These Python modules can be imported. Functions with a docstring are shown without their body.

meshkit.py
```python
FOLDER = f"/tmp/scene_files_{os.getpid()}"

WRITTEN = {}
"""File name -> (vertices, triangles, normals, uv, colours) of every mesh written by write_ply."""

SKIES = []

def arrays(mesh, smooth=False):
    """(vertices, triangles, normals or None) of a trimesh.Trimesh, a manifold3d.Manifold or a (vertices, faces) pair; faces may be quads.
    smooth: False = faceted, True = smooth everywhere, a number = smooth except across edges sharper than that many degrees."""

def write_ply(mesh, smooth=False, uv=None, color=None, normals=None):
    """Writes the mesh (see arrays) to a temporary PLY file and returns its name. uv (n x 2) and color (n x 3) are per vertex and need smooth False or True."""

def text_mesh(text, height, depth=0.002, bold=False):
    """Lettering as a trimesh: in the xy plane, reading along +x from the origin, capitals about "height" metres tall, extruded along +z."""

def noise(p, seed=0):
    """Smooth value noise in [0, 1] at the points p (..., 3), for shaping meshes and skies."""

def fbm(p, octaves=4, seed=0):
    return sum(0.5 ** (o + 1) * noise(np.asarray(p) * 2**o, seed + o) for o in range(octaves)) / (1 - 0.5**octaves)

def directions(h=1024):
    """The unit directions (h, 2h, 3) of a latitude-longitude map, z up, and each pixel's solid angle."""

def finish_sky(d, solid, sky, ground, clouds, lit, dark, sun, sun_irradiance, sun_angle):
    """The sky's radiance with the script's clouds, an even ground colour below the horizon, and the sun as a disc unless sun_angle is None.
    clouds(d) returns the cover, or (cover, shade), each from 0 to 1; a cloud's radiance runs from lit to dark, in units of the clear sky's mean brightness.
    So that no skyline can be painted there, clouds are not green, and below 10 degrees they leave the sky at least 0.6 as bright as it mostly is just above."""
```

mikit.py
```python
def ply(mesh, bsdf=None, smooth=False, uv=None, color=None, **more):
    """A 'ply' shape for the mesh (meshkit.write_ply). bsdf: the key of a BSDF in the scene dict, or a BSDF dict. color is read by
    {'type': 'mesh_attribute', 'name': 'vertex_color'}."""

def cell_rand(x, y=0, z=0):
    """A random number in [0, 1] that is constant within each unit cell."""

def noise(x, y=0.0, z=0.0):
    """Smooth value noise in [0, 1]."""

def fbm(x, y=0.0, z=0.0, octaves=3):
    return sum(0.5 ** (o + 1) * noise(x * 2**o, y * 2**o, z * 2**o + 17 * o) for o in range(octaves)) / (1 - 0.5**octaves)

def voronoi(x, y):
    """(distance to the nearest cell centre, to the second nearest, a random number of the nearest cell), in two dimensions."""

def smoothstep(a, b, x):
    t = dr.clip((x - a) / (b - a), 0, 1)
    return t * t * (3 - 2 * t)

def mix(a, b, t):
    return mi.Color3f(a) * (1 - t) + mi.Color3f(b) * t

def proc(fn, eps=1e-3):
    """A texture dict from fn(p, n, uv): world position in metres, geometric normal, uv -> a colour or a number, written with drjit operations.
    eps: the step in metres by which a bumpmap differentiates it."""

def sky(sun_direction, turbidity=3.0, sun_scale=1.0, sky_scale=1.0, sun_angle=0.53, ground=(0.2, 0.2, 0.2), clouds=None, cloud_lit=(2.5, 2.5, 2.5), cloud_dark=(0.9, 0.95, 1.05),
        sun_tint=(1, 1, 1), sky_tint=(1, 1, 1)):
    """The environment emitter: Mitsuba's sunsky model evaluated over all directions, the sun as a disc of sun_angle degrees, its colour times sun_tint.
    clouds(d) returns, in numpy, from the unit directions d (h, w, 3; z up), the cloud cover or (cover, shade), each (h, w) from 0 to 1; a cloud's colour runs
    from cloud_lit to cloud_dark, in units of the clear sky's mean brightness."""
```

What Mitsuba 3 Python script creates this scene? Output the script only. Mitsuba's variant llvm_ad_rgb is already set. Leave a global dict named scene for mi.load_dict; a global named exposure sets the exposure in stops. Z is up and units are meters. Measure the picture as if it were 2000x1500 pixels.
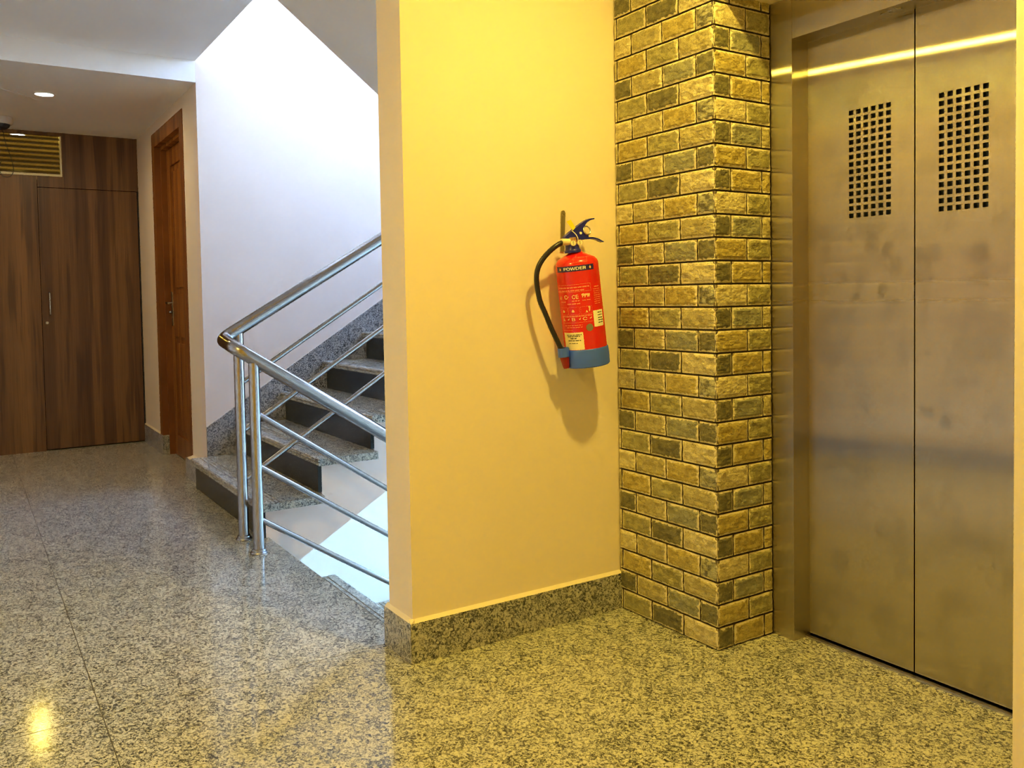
import math, random
import numpy as np, trimesh, manifold3d
import drjit as dr
import mitsuba as mi
import shapely.geometry as sg
from shapely.ops import unary_union
import mikit, meshkit
from mikit import ply, proc, noise, fbm, voronoi, cell_rand, smoothstep, mix

random.seed(7)
RNG = np.random.default_rng(11)
T = mi.ScalarTransform4f
scene, labels = {}, {}

# ------------------------------------------------------------------ camera, daylight, exposure
CAM_R = np.array([0.84031976, -0.54182623, -0.01694213])
CAM_U = np.array([0.03480678, 0.02274039, 0.99913531])
CAM_F = np.array([0.54097245, 0.84018284, -0.03796842])
EYE = np.array([0, 0, 1.170])
FPX, CX, CY = 1666.95, 1000.0, 644.93
scene['camera'] = dict(type='perspective', fov=2 * math.degrees(math.atan(1000 / FPX)), fov_axis='x', near_clip=0.02, far_clip=100.0,
                       principal_point_offset_x=(1000 - CX) / 2000, principal_point_offset_y=(750 - CY) / 1500,
                       to_world=T().look_at(origin=EYE.tolist(), target=(EYE + CAM_F).tolist(), up=CAM_U.tolist()))
scene['sky'] = mikit.sky((-0.75, 0.2, 0.6), turbidity=3.0, sun_scale=0.0, sky_scale=140.0, sky_tint=(1.09, 1.0, 1.06), ground=(0.35, 0.35, 0.33))
exposure = 0.0
WARM, WARM2 = (1.0, 0.70, 0.105), (1.0, 0.72, 0.35)
LAMP_NEAR, LAMP_HALL, LAMP_CORR, LAMP_SHAFT = 1500.0, 1800.0, 420.0, 400.0


# ------------------------------------------------------------------ helpers
def lin(r, g, b):
    f = lambda c: (c / 255 / 12.92) if c / 255 <= 0.04045 else ((c / 255 + 0.055) / 1.055) ** 2.4
    return [f(r), f(g), f(b)]


def rgb(c):
    return {'type': 'rgb', 'value': list(map(float, c))}


def add(key, mesh, bsdf, smooth=False, uv=None, **kw):
    scene[key] = ply(mesh, bsdf, smooth, uv=uv, **kw)
    return key


_count = {}


def nk(base):
    """next free key: base, base_001, ..."""
    n = _count.get(base, -1) + 1
    _count[base] = n
    return base if n == 0 else f'{base}_{n:03d}'


def tag(key, label, cat=None, group=None, kind=None):
    d = {}
    if label: d['label'] = label
    if cat: d['category'] = cat
    if group: d['group'] = group
    if kind: d['kind'] = kind
    labels[key] = d
    return key


def struct(key, label=None):
    labels[key] = {'kind': 'structure', **({'label': label} if label else {})}
    return key


def box(x0, x1, y0, y1, z0, z1, b=0.0):
    if b <= 0:
        m = trimesh.creation.box((x1 - x0, y1 - y0, z1 - z0))
        m.apply_translation(((x0 + x1) / 2, (y0 + y1) / 2, (z0 + z1) / 2))
        return m
    c = []
    for x, sx in ((x0, 1), (x1, -1)):
        for y, sy in ((y0, 1), (y1, -1)):
            for z, sz in ((z0, 1), (z1, -1)):
                c += [(x + sx * b, y, z), (x, y + sy * b, z), (x, y, z + sz * b)]
    return trimesh.convex.convex_hull(np.array(c))


def cat_(*ms):
    return trimesh.util.concatenate(list(ms))


def poly_extrude(pts_or_poly, h):
    p = pts_or_poly if hasattr(pts_or_poly, 'exterior') else sg.Polygon(pts_or_poly)
    if not p.is_valid: p = p.buffer(0)
    return trimesh.creation.extrude_polygon(p, h, engine='earcut')


def prism_xz(pts, y0, y1):
    """polygon given in (x, z), extruded along y from y0 to y1"""
    m = poly_extrude(pts, y1 - y0)
    v = m.vertices.copy()
    m.vertices = np.stack([v[:, 0], y1 - v[:, 2], v[:, 1]], 1)
    m.fix_normals()
    return m


def prism_yz(poly, x0, x1):
    m = poly_extrude(poly, x1 - x0)
    v = m.vertices.copy()
    m.vertices = np.stack([x0 + v[:, 2], v[:, 0], v[:, 1]], 1)
    m.fix_normals()
    return m


def tube(path, r, sides=16, cap=True):
    p = np.asarray(path, float)
    r = np.broadcast_to(r, (len(p),))
    t = np.gradient(p, axis=0)
    t /= np.linalg.norm(t, axis=1, keepdims=True)
    ref = np.array([0, 0, 1.0]) if abs(t[0][2]) < 0.9 else np.array([1.0, 0, 0])
    a = np.cross(t[0], ref); a /= np.linalg.norm(a)
    rings = []
    ang = np.arange(sides) * 2 * math.pi / sides
    for i in range(len(p)):
        a = a - t[i] * (a @ t[i]); a /= np.linalg.norm(a)
        b = np.cross(t[i], a)
        rings.append(p[i] + r[i] * (np.cos(ang)[:, None] * a + np.sin(ang)[:, None] * b))
    v = np.vstack(rings)
    f = []
    n = len(p)
    for i in range(n - 1):
        for j in range(sides):
            j2 = (j + 1) % sides
            f += [[i * sides + j, i * sides + j2, (i + 1) * sides + j2], [i * sides + j, (i + 1) * sides + j2, (i + 1) * sides + j]]
    if cap:
        v = np.vstack([v, p[0], p[-1]])
        for j in range(sides):
            j2 = (j + 1) % sides
            f += [[n * sides, j2, j], [n * sides + 1, (n - 1) * sides + j, (n - 1) * sides + j2]]
    m = trimesh.Trimesh(v, f, process=False)
    m.fix_normals()
    return m


def spline(pts, n=40):
    from scipy.interpolate import PchipInterpolator, CubicSpline
    p = np.asarray(pts, float)
    s = np.r_[0, np.cumsum(np.linalg.norm(np.diff(p, axis=0), axis=1))]
    return CubicSpline(s, p)(np.linspace(0, s[-1], n))


def rounded(pts, rad, n=8):
    """polyline with its inner corners rounded"""
    p = [np.asarray(q, float) for q in pts]
    out = [p[0]]
    for i in range(1, len(p) - 1):
        a, b, c = p[i - 1], p[i], p[i + 1]
        u, w = (a - b) / np.linalg.norm(a - b), (c - b) / np.linalg.norm(c - b)
        d = min(rad, np.linalg.norm(a - b) * .49, np.linalg.norm(c - b) * .49)
        s, e = b + u * d, b + w * d
        for t in np.linspace(0, 1, n):
            out.append((1 - t) ** 2 * s + 2 * t * (1 - t) * b + t * t * e)
    out.append(p[-1])
    return np.array(out)


def lathe(profile, sections=40):
    return trimesh.creation.revolve(np.array(profile, float), sections=sections)


def disc(r, z, n=32, down=True):
    a = np.arange(n) * 2 * math.pi / n
    v = np.vstack([np.stack([r * np.cos(a), r * np.sin(a), a * 0 + z], 1), [[0, 0, z]]])
    f = [[n, (i + 1) % n, i] if down else [n, i, (i + 1) % n] for i in range(n)]
    return trimesh.Trimesh(v, f, process=False)


def moved(m, x=0, y=0, z=0):
    m = m.copy(); m.apply_translation((x, y, z)); return m


# ------------------------------------------------------------------ materials
def principled(name, color, rough=0.5, **kw):
    scene[name] = {'type': 'twosided', 'bsdf': {'type': 'principled', 'base_color': color if isinstance(color, dict) else rgb(color), 'roughness': float(rough), **kw}}


def plane_coords(p, n):
    """two coordinates along an axis-aligned face"""
    ax, ay, az = dr.abs(n.x), dr.abs(n.y), dr.abs(n.z)
    up = az > 0.6
    xs = ax > ay
    a = dr.select(up, p.x, dr.select(xs, p.y, p.x))
    b = dr.select(up, p.y, p.z)
    return a, b


def granite_fn(scale=185.0, light=(0.60, 0.59, 0.52), mid=(0.25, 0.25, 0.22), dark=(0.018, 0.018, 0.018)):
    def fn(p, n, uv):
        a, b = plane_coords(p, n)
        wx = noise(a * 210, b * 210, 3.0) - 0.5
        wy = noise(a * 210, b * 210, 9.0) - 0.5
        d1, d2, r = voronoi(a * scale + wx * 1.3, b * scale + wy * 1.3)
        e1, e2, q = voronoi(a * scale * 2.1 + wy * 1.2 + 31, b * scale * 2.1 + wx * 1.2)
        big = fbm(a * 30, b * 30, 5.0)
        t = r * 0.62 + (q - 0.5) * 0.50 + (big - 0.5) * 0.28 + 0.16
        c = mix(dark, mid, smoothstep(0.22, 0.36, t))
        c = mix(c, light, smoothstep(0.42, 0.62, t))
        edge = smoothstep(0.0, 0.18, d2 - d1)
        c = c * (0.66 + 0.34 * edge)
        return c * (0.9 + 0.25 * noise(a * 900, b * 900))
    return fn


GRAN = granite_fn()
principled('granite', proc(GRAN), 0.11, specular=0.5)
principled('granite_side', proc(granite_fn(light=(0.52, 0.51, 0.49), mid=(0.20, 0.20, 0.20), dark=(0.02, 0.02, 0.024))), 0.18, specular=0.5)
principled('granite_black', proc(lambda p, n, uv: mix((0.012, 0.014, 0.012), (0.05, 0.055, 0.045), smoothstep(0.68, 0.85, noise(p.x * 500 + p.y * 380, p.z * 420, p.y * 300)))), 0.16, specular=0.3)
principled('joint', (0.10, 0.09, 0.08), 0.8)


def paint(name, c, rough=0.6, bump=0.00035):
    scene[name] = {'type': 'twosided', 'bsdf': {'type': 'bumpmap', 'arbitrary': proc(lambda p, n, uv: fbm(p.x * 55, p.y * 55, p.z * 55, 3), eps=0.004), 'scale': bump,
                   'bsdf': {'type': 'principled', 'base_color': proc(lambda p, n, uv: mi.Color3f(c) * (0.965 + 0.07 * fbm(p.x * 3, p.y * 3, p.z * 3))), 'roughness': rough, 'specular': 0.25}}}


paint('paint_cream', (0.80, 0.71, 0.59))
paint('paint_peach', (0.80, 0.69, 0.61))
paint('paint_pink', (0.84, 0.66, 0.56))
paint('paint_white', (0.80, 0.77, 0.75))
paint('paint_ceiling', (0.88, 0.87, 0.86))
principled('plaster_bead', (0.82, 0.74, 0.58), 0.6)


def wood_fn(c0, c1, c2, axis='x', width=0.085, grain=1.0):
    def fn(p, n, uv):
        a = p.x if axis == 'x' else p.y
        b = p.z
        k = a / width + 0.35 * fbm(a * 3, b * 0.5)
        i = dr.floor(k)
        r0, r1 = cell_rand(i, 4), cell_rand(i + 1, 4)
        f = k - i
        s = mix(c0, c1, r0 + (r1 - r0) * smoothstep(0.35, 0.65, f))
        g = fbm(a * 260, b * 5, 1.0, 4)
        g2 = fbm(a * 40 + 1.5 * fbm(a * 4, b * 1.4), b * 1.6, 7.0, 3)
        c = mix(s, c2, smoothstep(0.45, 0.75, g2) * 0.65)
        return c * (0.72 + 0.56 * g * grain + 0.28 * (1 - grain))
    return fn


principled('wood_walnut', proc(wood_fn((0.090, 0.037, 0.012), (0.205, 0.093, 0.026), (0.048, 0.018, 0.007))), 0.38, specular=0.4)
principled('wood_teak', proc(wood_fn((0.235, 0.078, 0.010), (0.155, 0.044, 0.006), (0.09, 0.024, 0.005), axis='y', width=0.05)), 0.35, specular=0.45)
principled('wood_gap', (0.015, 0.010, 0.008), 0.8)

scene['chrome'] = {'type': 'twosided', 'bsdf': {'type': 'roughconductor', 'specular_reflectance': rgb((0.80, 0.77, 0.75)), 'alpha': 0.055, 'eta': rgb((2.4, 2.4, 2.3)), 'k': rgb((3.4, 3.3, 3.2))}}
scene['chrome_dull'] = {'type': 'twosided', 'bsdf': {'type': 'roughconductor', 'specular_reflectance': rgb((0.78, 0.78, 0.78)), 'alpha': 0.16, 'eta': rgb((2.4, 2.4, 2.3)), 'k': rgb((3.4, 3.3, 3.2))}}
scene['brass'] = {'type': 'twosided', 'bsdf': {'type': 'roughconductor', 'material': 'Cu', 'specular_reflectance': rgb((0.9, 0.95, 0.8)), 'alpha': 0.2}}

SMUDGE = [  # centre (y, z), radii, tilt, strength of finger marks on the lift doors
    (1.715, 1.345, .006, .018, .1, .30), (1.735, 1.22, .010, .014, .3, .35), (1.69, 1.16, .016, .011, 0, .40), (1.605, 1.17, .013, .020, .3, .40),
    (1.585, 1.30, .016, .030, .1, .32), (1.55, 1.25, .02, .035, -.3, .25), (1.47, 1.27, .03, .02, .5, .32), (1.43, 1.285, .02, .03, 0, .25),
    (1.44, 1.205, .007, .006, 0, .4), (1.45, .985, .007, .012, .5, .42), (1.30, 1.27, .022, .035, 0, .22), (1.31, 1.20, .03, .02, 0, .18),
    (1.64, 1.33, .02, .04, 0, .2), (1.80, 1.30, .012, .03, .2, .22), (1.66, .80, .018, .014, .2, .24), (1.455, .81, .02, .016, .4, .34), (1.40, .79, .014, .022, -.3, .3),
    (1.62, .42, .003, .016, 0, .35), (1.265, .40, .005, .018, 0, .35), (1.57, 1.12, .02, .035, .4, .22), (1.37, 1.08, .03, .03, .4, .14), (1.52, 1.02, .025, .06, 0, .12)]


def smudges(p):
    s = mi.Float(0)
    wy = (fbm(p.y * 70, p.z * 70, 1.0) - 0.5) * 0.034
    wz = (fbm(p.y * 70, p.z * 70, 8.0) - 0.5) * 0.034
    for (cy, cz, ry, rz, a, st) in SMUDGE:
        u, w = p.y - cy + wy, p.z - cz + wz
        ca, sa = math.cos(a), math.sin(a)
        d = 0.7 * dr.square((u * ca + w * sa) / ry) + dr.square((-u * sa + w * ca) / rz)
        s = dr.maximum(s, 0.85 * st * (1 - smoothstep(0.35, 1.5, d)))
    return s


def steel_fn(marks):
    def fn(p, n, uv):
        a = p.y + p.x * 1.0
        h = noise(a * 2600, p.z * 9, 2.0) * 0.5 + noise(a * 700, p.z * 4, 5.0) * 0.5
        c = 0.90 + 0.14 * (h - 0.5) + 0.06 * (fbm(a * 4, p.z * 3) - 0.5)
        if marks:
            c = c * (1 - smudges(p)) * (1 - 0.16 * smoothstep(0.5, 0.72, fbm(a * 14, p.z * 11, 3.0, 4)))
        return mi.Color3f(c * 1.03, c * 0.945, c * 0.78)
    return fn


for nm, mk, au, av in (('steel_door', True, 0.40, 0.0022), ('steel_frame', False, 0.34, 0.0022)):
    scene[nm] = {'type': 'twosided', 'bsdf': {'type': 'roughconductor', 'distribution': 'beckmann', 'specular_reflectance': proc(steel_fn(mk)), 'alpha_u': au, 'alpha_v': av, 'eta': rgb((2.4, 2.4, 2.35)), 'k': rgb((3.4, 3.35, 3.3))}}
principled('dark_glass', (0.012, 0.016, 0.022), 0.08, specular=0.6)
principled('black_void', (0.006, 0.006, 0.006), 0.9)
principled('white_plastic', (0.78, 0.76, 0.74), 0.35)
principled('black_plastic', (0.015, 0.015, 0.017), 0.3)


def emitter(color, k):
    return {'type': 'area', 'radiance': rgb([k * c for c in color])}


principled('lamp_glass', (0.8, 0.8, 0.75), 0.5)

# bricks: a few tones
BRICK = {
    'tan': ((0.52, 0.45, 0.27), (0.38, 0.32, 0.18)), 'ochre': ((0.54, 0.44, 0.19), (0.40, 0.31, 0.11)), 'olive': ((0.42, 0.38, 0.22), (0.30, 0.27, 0.15)),
    'grey': ((0.35, 0.34, 0.28), (0.28, 0.275, 0.235)), 'cream': ((0.70, 0.62, 0.45), (0.54, 0.46, 0.31)), 'dark': ((0.21, 0.19, 0.12), (0.13, 0.12, 0.08)),
    'slate': ((0.48, 0.46, 0.38), (0.14, 0.13, 0.11))}


def brick_fn(c0, c1, seed):
    def fn(p, n, uv):
        a = p.x + p.y
        g = fbm(a * 60 + seed, p.z * 95, seed * 1.7, 4)
        c = mix(c1, c0, smoothstep(0.34, 0.62, g))
        v = dr.abs(fbm(a * 75, p.z * 130, seed + 4.0, 3) - 0.5)
        c = c * (0.62 + 0.38 * smoothstep(0.0, 0.05, v))
        c = c * (0.72 + 0.56 * noise(a * 620, p.z * 620, 3.0)) * mi.Color3f(0.78, 0.80, 0.62)
        # pale chipped arris along the edges of the face
        wob = 0.11 * (noise(a * 130, p.z * 130, seed + 2.0) - 0.35)
        d = dr.minimum(dr.minimum(uv.x, 1 - uv.x) * 1.9, dr.minimum(uv.y, 1 - uv.y))
        e = 1 - smoothstep(0.07, 0.12, d + wob)
        return dr.select(uv.x < -0.5, mi.Color3f(0.13, 0.105, 0.065), mix(c, (0.74, 0.67, 0.46), e * 0.72))
    return fn


for i, (k, (c0, c1)) in enumerate(BRICK.items()):
    scene['brick_' + k] = {'type': 'twosided', 'bsdf': {'type': 'bumpmap', 'arbitrary': proc(lambda p, n, uv: fbm((p.x + p.y) * 120, p.z * 150, p.z * 40, 4), eps=0.0012), 'scale': 0.006,
                           'bsdf': {'type': 'principled', 'base_color': proc(brick_fn(c0, c1, 3.0 * i + 1)), 'roughness': 0.5, 'specular': 0.4}}}
principled('mortar', (0.10, 0.082, 0.050), 0.85)

# fire extinguisher
principled('red_enamel', (0.62, 0.010, 0.006), 0.18, specular=0.5, clearcoat=0.6)
principled('blue_plastic', (0.045, 0.125, 0.80), 0.34)
principled('navy_paint', (0.012, 0.016, 0.26), 0.3)
principled('print_navy', (0.020, 0.010, 0.110), 0.4)
principled('print_white', (0.86, 0.84, 0.78), 0.5)
principled('print_pink', (0.80, 0.20, 0.11), 0.5)
principled('print_peach', (0.86, 0.48, 0.25), 0.5)
principled('print_black', (0.05, 0.045, 0.03), 0.5)
principled('sticker_yellow', (0.85, 0.74, 0.42), 0.5)
principled('sticker_white', (0.86, 0.84, 0.70), 0.45)
principled('rubber', (0.010, 0.010, 0.016), 0.28)
principled('nozzle_red', (0.24, 0.010, 0.008), 0.4)
principled('seal_yellow', (0.92, 0.70, 0.02), 0.4)
principled('cord_white', (0.85, 0.72, 0.62), 0.5)
principled('cream_plastic', (0.83, 0.78, 0.50), 0.35)
principled('zinc', (0.33, 0.29, 0.20), 0.35, metallic=0.8)
principled('window_frame', (0.6, 0.6, 0.6), 0.4)

# ------------------------------------------------------------------ the room
HC, LC = 2.69, 2.556          # hall ceiling, corridor ceiling
XE = 1.245                    # floor edge at the stairwell
CEIL = 'paint_ceiling'

# floor: screed with granite slabs on it, joints open between them
struct('floor', 'polished speckled granite slab floor of the lift lobby and corridor')
add('floor', cat_(box(-1.05, 2.45, -1.25, 2.632, -0.16, -0.004), box(-1.05, XE - 0.01, 2.632, 4.20, -0.16, -0.004), box(-1.05, 1.21, 4.20, 5.62, -0.16, -0.004), box(-1.05, 1.42, 5.62, 10.0, -0.16, -0.004)), 'joint')
J = 0.0015


def slab(x0, x1, y0, y1):
    add(nk('floor__slab'), box(x0 + J, x1 - J, y0 + J, y1 - J, -0.02, 0.0), 'granite')


for x0, x1 in ((-1.05, 0.297), (0.297, 2.262)):
    slab(x0, x1, 0.95, 2.652 if x1 < 1 else 2.632)
    slab(x0, x1, -1.2, 0.95)
_count['floor__slab'] = 3
# far side of the joint at y = 2.652
slab(-1.05, 0.297, 2.652, 5.62); slab(0.297, XE, 2.652, 4.20); slab(0.297, 1.21, 4.20, 5.62); slab(-1.05, 0.297, 5.62, 7.80); slab(0.297, 1.42, 5.62, 7.80)
slab(2.262, 2.38, -1.2, 1.96)
add('floor__slab_010', box(0.297 + J, 1.165, 2.632, 2.652 - J, -0.02, 0.0), 'granite')
add('floor__sill_strip', box(2.379, 2.40, 1.0, 1.90, -0.02, 0.004), 'chrome_dull')

# pillar wall with the extinguisher, runs on behind the lift
struct('wall_center', 'cream painted wall that carries the fire extinguisher')
add('wall_center', box(1.183, 4.7, 2.456, 2.632, -3.0, 5.7, 0.002), 'paint_cream')
struct('baseboard_center', 'speckled granite skirting round the foot of the cream wall')
add('baseboard_center__panel', box(1.170, 2.046, 2.444, 2.456, 0, 0.132, 0.001), 'granite_side')
add('baseboard_center__panel_001', box(1.170, 1.183, 2.456, 2.650, 0, 0.132, 0.001), 'granite_side')
add('baseboard_center__plaster_bead', cat_(prism_yz([(2.445, 0.132), (2.457, 0.132), (2.457, 0.144)], 1.171, 2.045),
                                           prism_xz([(1.171, 0.132), (1.184, 0.132), (1.184, 0.144)], 2.445, 2.648)), 'plaster_bead')

# brick-clad column and the wall over the lift
struct('wall_brick', 'column clad in rough split-face stone bricks beside the lift')
BX, BY = 2.045, 1.96
add('wall_brick', box(BX + 0.012, 2.45, BY + 0.012, 2.456, -0.1, 2.69), 'mortar')
struct('wall_lift', 'wall above the lift doorway')
add('wall_lift', cat_(box(BX + 0.03, 2.45, 0.99, BY + 0.012, 2.138, 2.69), box(2.45, 2.5, 0.95, 1.98, 2.05, 2.2)), 'paint_cream')
PITCH, GAP = 0.0752, 0.0062
_bricks = {}


def brick_mesh(w, seed):
    """a split-face brick: local a along 0..w, h 0..H, front face towards +d"""
    k = (round(w, 4), seed)
    if k in _bricks: return _bricks[k]
    H = PITCH - GAP
    na, nh = max(3, int(w / 0.0135)), 6
    A, B = np.meshgrid(np.linspace(0, w, na + 1), np.linspace(0, H, nh + 1), indexing='ij')
    pts = np.stack([A * 38, B * 52, A * 0 + seed * 3.7], -1)
    d = 0.0135 + 0.0115 * (meshkit.fbm(pts, 3, seed) - 0.45)
    rim = np.minimum(np.minimum(A, w - A), np.minimum(B, H - B))
    d = np.where(rim < 1e-6, 0.0072 + 0.004 * meshkit.noise(pts * 1.7, seed + 9), d)
    jit = 0.0012 * (meshkit.noise(pts * 2.1, seed + 5) - 0.5)
    A2 = A + np.where((A > 0) & (A < w), jit, 0)
    fr = np.stack([A2, d, B], -1).reshape(-1, 3)
    uv = np.stack([A / w, B / H], -1).reshape(-1, 2)
    I = np.arange((na + 1) * (nh + 1)).reshape(na + 1, nh + 1)
    f = []
    for i in range(na):
        for j in range(nh):
            q = [I[i, j], I[i + 1, j], I[i + 1, j + 1], I[i, j + 1]]
            f += [[q[0], q[2], q[1]], [q[0], q[3], q[2]]] if (i + j) % 2 else [[q[0], q[3], q[1]], [q[1], q[3], q[2]]]
    loop = list(I[:, 0]) + list(I[-1, 1:]) + list(I[::-1, -1][1:]) + list(I[0, ::-1][1:-1])
    base = len(fr)
    back = fr[loop].copy(); back[:, 1] = 0
    v = np.vstack([fr, fr[loop], back])
    uv = np.vstack([uv, uv[loop] * 0 - 1, uv[loop] * 0 - 1])   # the sides lie in the grout
    n = len(loop)
    for i in range(n):
        j = (i + 1) % n
        f += [[base + i, base + n + i, base + n + j], [base + i, base + n + j, base + j]]
    m = trimesh.Trimesh(v, f, process=False)
    # make the front look towards +d
    t = m.triangles[0]
    if np.cross(t[1] - t[0], t[2] - t[0])[1] < 0: m.invert()
    _bricks[k] = (m, uv)
    return _bricks[k]


# tone by course (from the floor up, repeating every four): left face from the corner towards the wall, right face from the corner
LEFT = [['cream', 'dark', 'olive'], ['dark', 'grey', 'tan', 'dark'], ['tan', 'olive', 'ochre'], ['slate', 'ochre', 'tan', 'cream']]
RIGHT = [['dark', 'ochre', 'ochre'], ['ochre', 'olive'], ['dark', 'grey', 'tan'], ['cream', 'olive']]
FULL_L, FULL_R = 0.1595, 0.149
nb = 0
for row in range(35):
    z0 = row * PITCH + 0.004
    if z0 > 2.69: break
    r4 = row % 4
    for face, tones, full, total in (('L', LEFT[r4], FULL_L, 2.454 - BY), ('R', RIGHT[r4], FULL_R, 2.312 - BX)):
        half_first = (r4 % 2 == 1) if face == 'L' else (r4 % 2 == 0)
        a, i = 0.0, 0
        while a < total - 0.012:
            w = full / 2 if (i == 0 and half_first) else full
            w = min(w, total - a)
            g0 = 0.0009 if i == 0 else 0.0027
            tone = tones[i % len(tones)]
            m, uv = brick_mesh(w - 0.0027 - g0, (row % 4) * 7 + i * 3 + (1 if face == 'R' else 0))
            s = (row * 31 + i * 17) % 7
            if face == 'L':   # on plane x = BX facing -x; a runs to +y
                M = np.array([[0, -1, 0, BX + 0.0105], [1, 0, 0, BY + a + g0], [0, 0, 1, z0], [0, 0, 0, 1.0]])
            else:             # on plane y = BY facing -y; a runs to +x
                M = np.array([[1, 0, 0, BX + a + g0], [0, -1, 0, BY + 0.0105], [0, 0, 1, z0], [0, 0, 0, 1.0]])
            key = 'wall_brick__brick' + ('' if nb == 0 else f'_{nb:03d}')
            key_mesh = (round(w - 0.0027 - g0, 4), (row % 4) * 7 + i * 3 + (1 if face == 'R' else 0), face)
            if key_mesh not in _count:
                mm = m.copy()
                if face == 'L': mm.invert() if np.linalg.det(M[:3, :3]) < 0 else None
                _count[key_mesh] = ply(mm, None, False, uv=uv)
            d = dict(_count[key_mesh]); d['to_world'] = T(M); d['bsdf'] = {'type': 'ref', 'id': 'brick_' + tone}
            scene[key] = d
            nb += 1
            a += w; i += 1

# right-hand column close to the camera, outer walls
struct('wall_right', 'cream painted column edge at the right of the lift doors')
add('wall_right', box(1.99, 2.5, -1.25, 1.001, -0.1, 2.69, 0.002), 'paint_cream')
struct('wall_left', 'cream painted wall on the left side of the lobby')
add('wall_left', box(-1.1, -1.05, -1.25, 10.0, -0.1, 2.8), 'paint_cream')
struct('wall_back', 'cream painted wall behind the viewer')
add('wall_back', box(-1.1, 2.5, -1.3, -1.2, -0.1, 2.8), 'paint_cream')
struct('baseboard_left', 'granite skirting along the left wall')
add('baseboard_left', box(-1.05, -1.038, -1.2, 7.78, 0, 0.132), 'granite_side')

# stair wall, corridor wall
struct('wall_stair', 'tall white painted wall alongside the staircase')
add('wall_stair', box(1.285, 4.7, 5.62, 5.72, -3.0, 5.7, 0.0015), 'paint_peach')
struct('wall_corridor', 'cream painted corridor wall with the wooden door')
add('wall_corridor', cat_(box(1.285, 1.45, 5.72, 6.02, -0.1, 2.60), box(1.285, 1.45, 7.107, 8.0, -0.1, 2.60), box(1.285, 1.45, 6.02, 7.107, 2.473, 2.60), box(1.405, 1.5, 5.9, 7.2, -0.1, 2.6)), 'paint_cream')
struct('baseboard_corridor', 'granite skirting blocks beside the wooden door')
add('baseboard_corridor__panel', box(1.273, 1.285, 6.994, 7.775, 0, 0.150, 0.001), 'granite_side')
add('baseboard_corridor__panel_001', box(1.2851, 1.347, 6.994, 7.0065, 0, 0.150, 0.001), 'granite')
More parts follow.
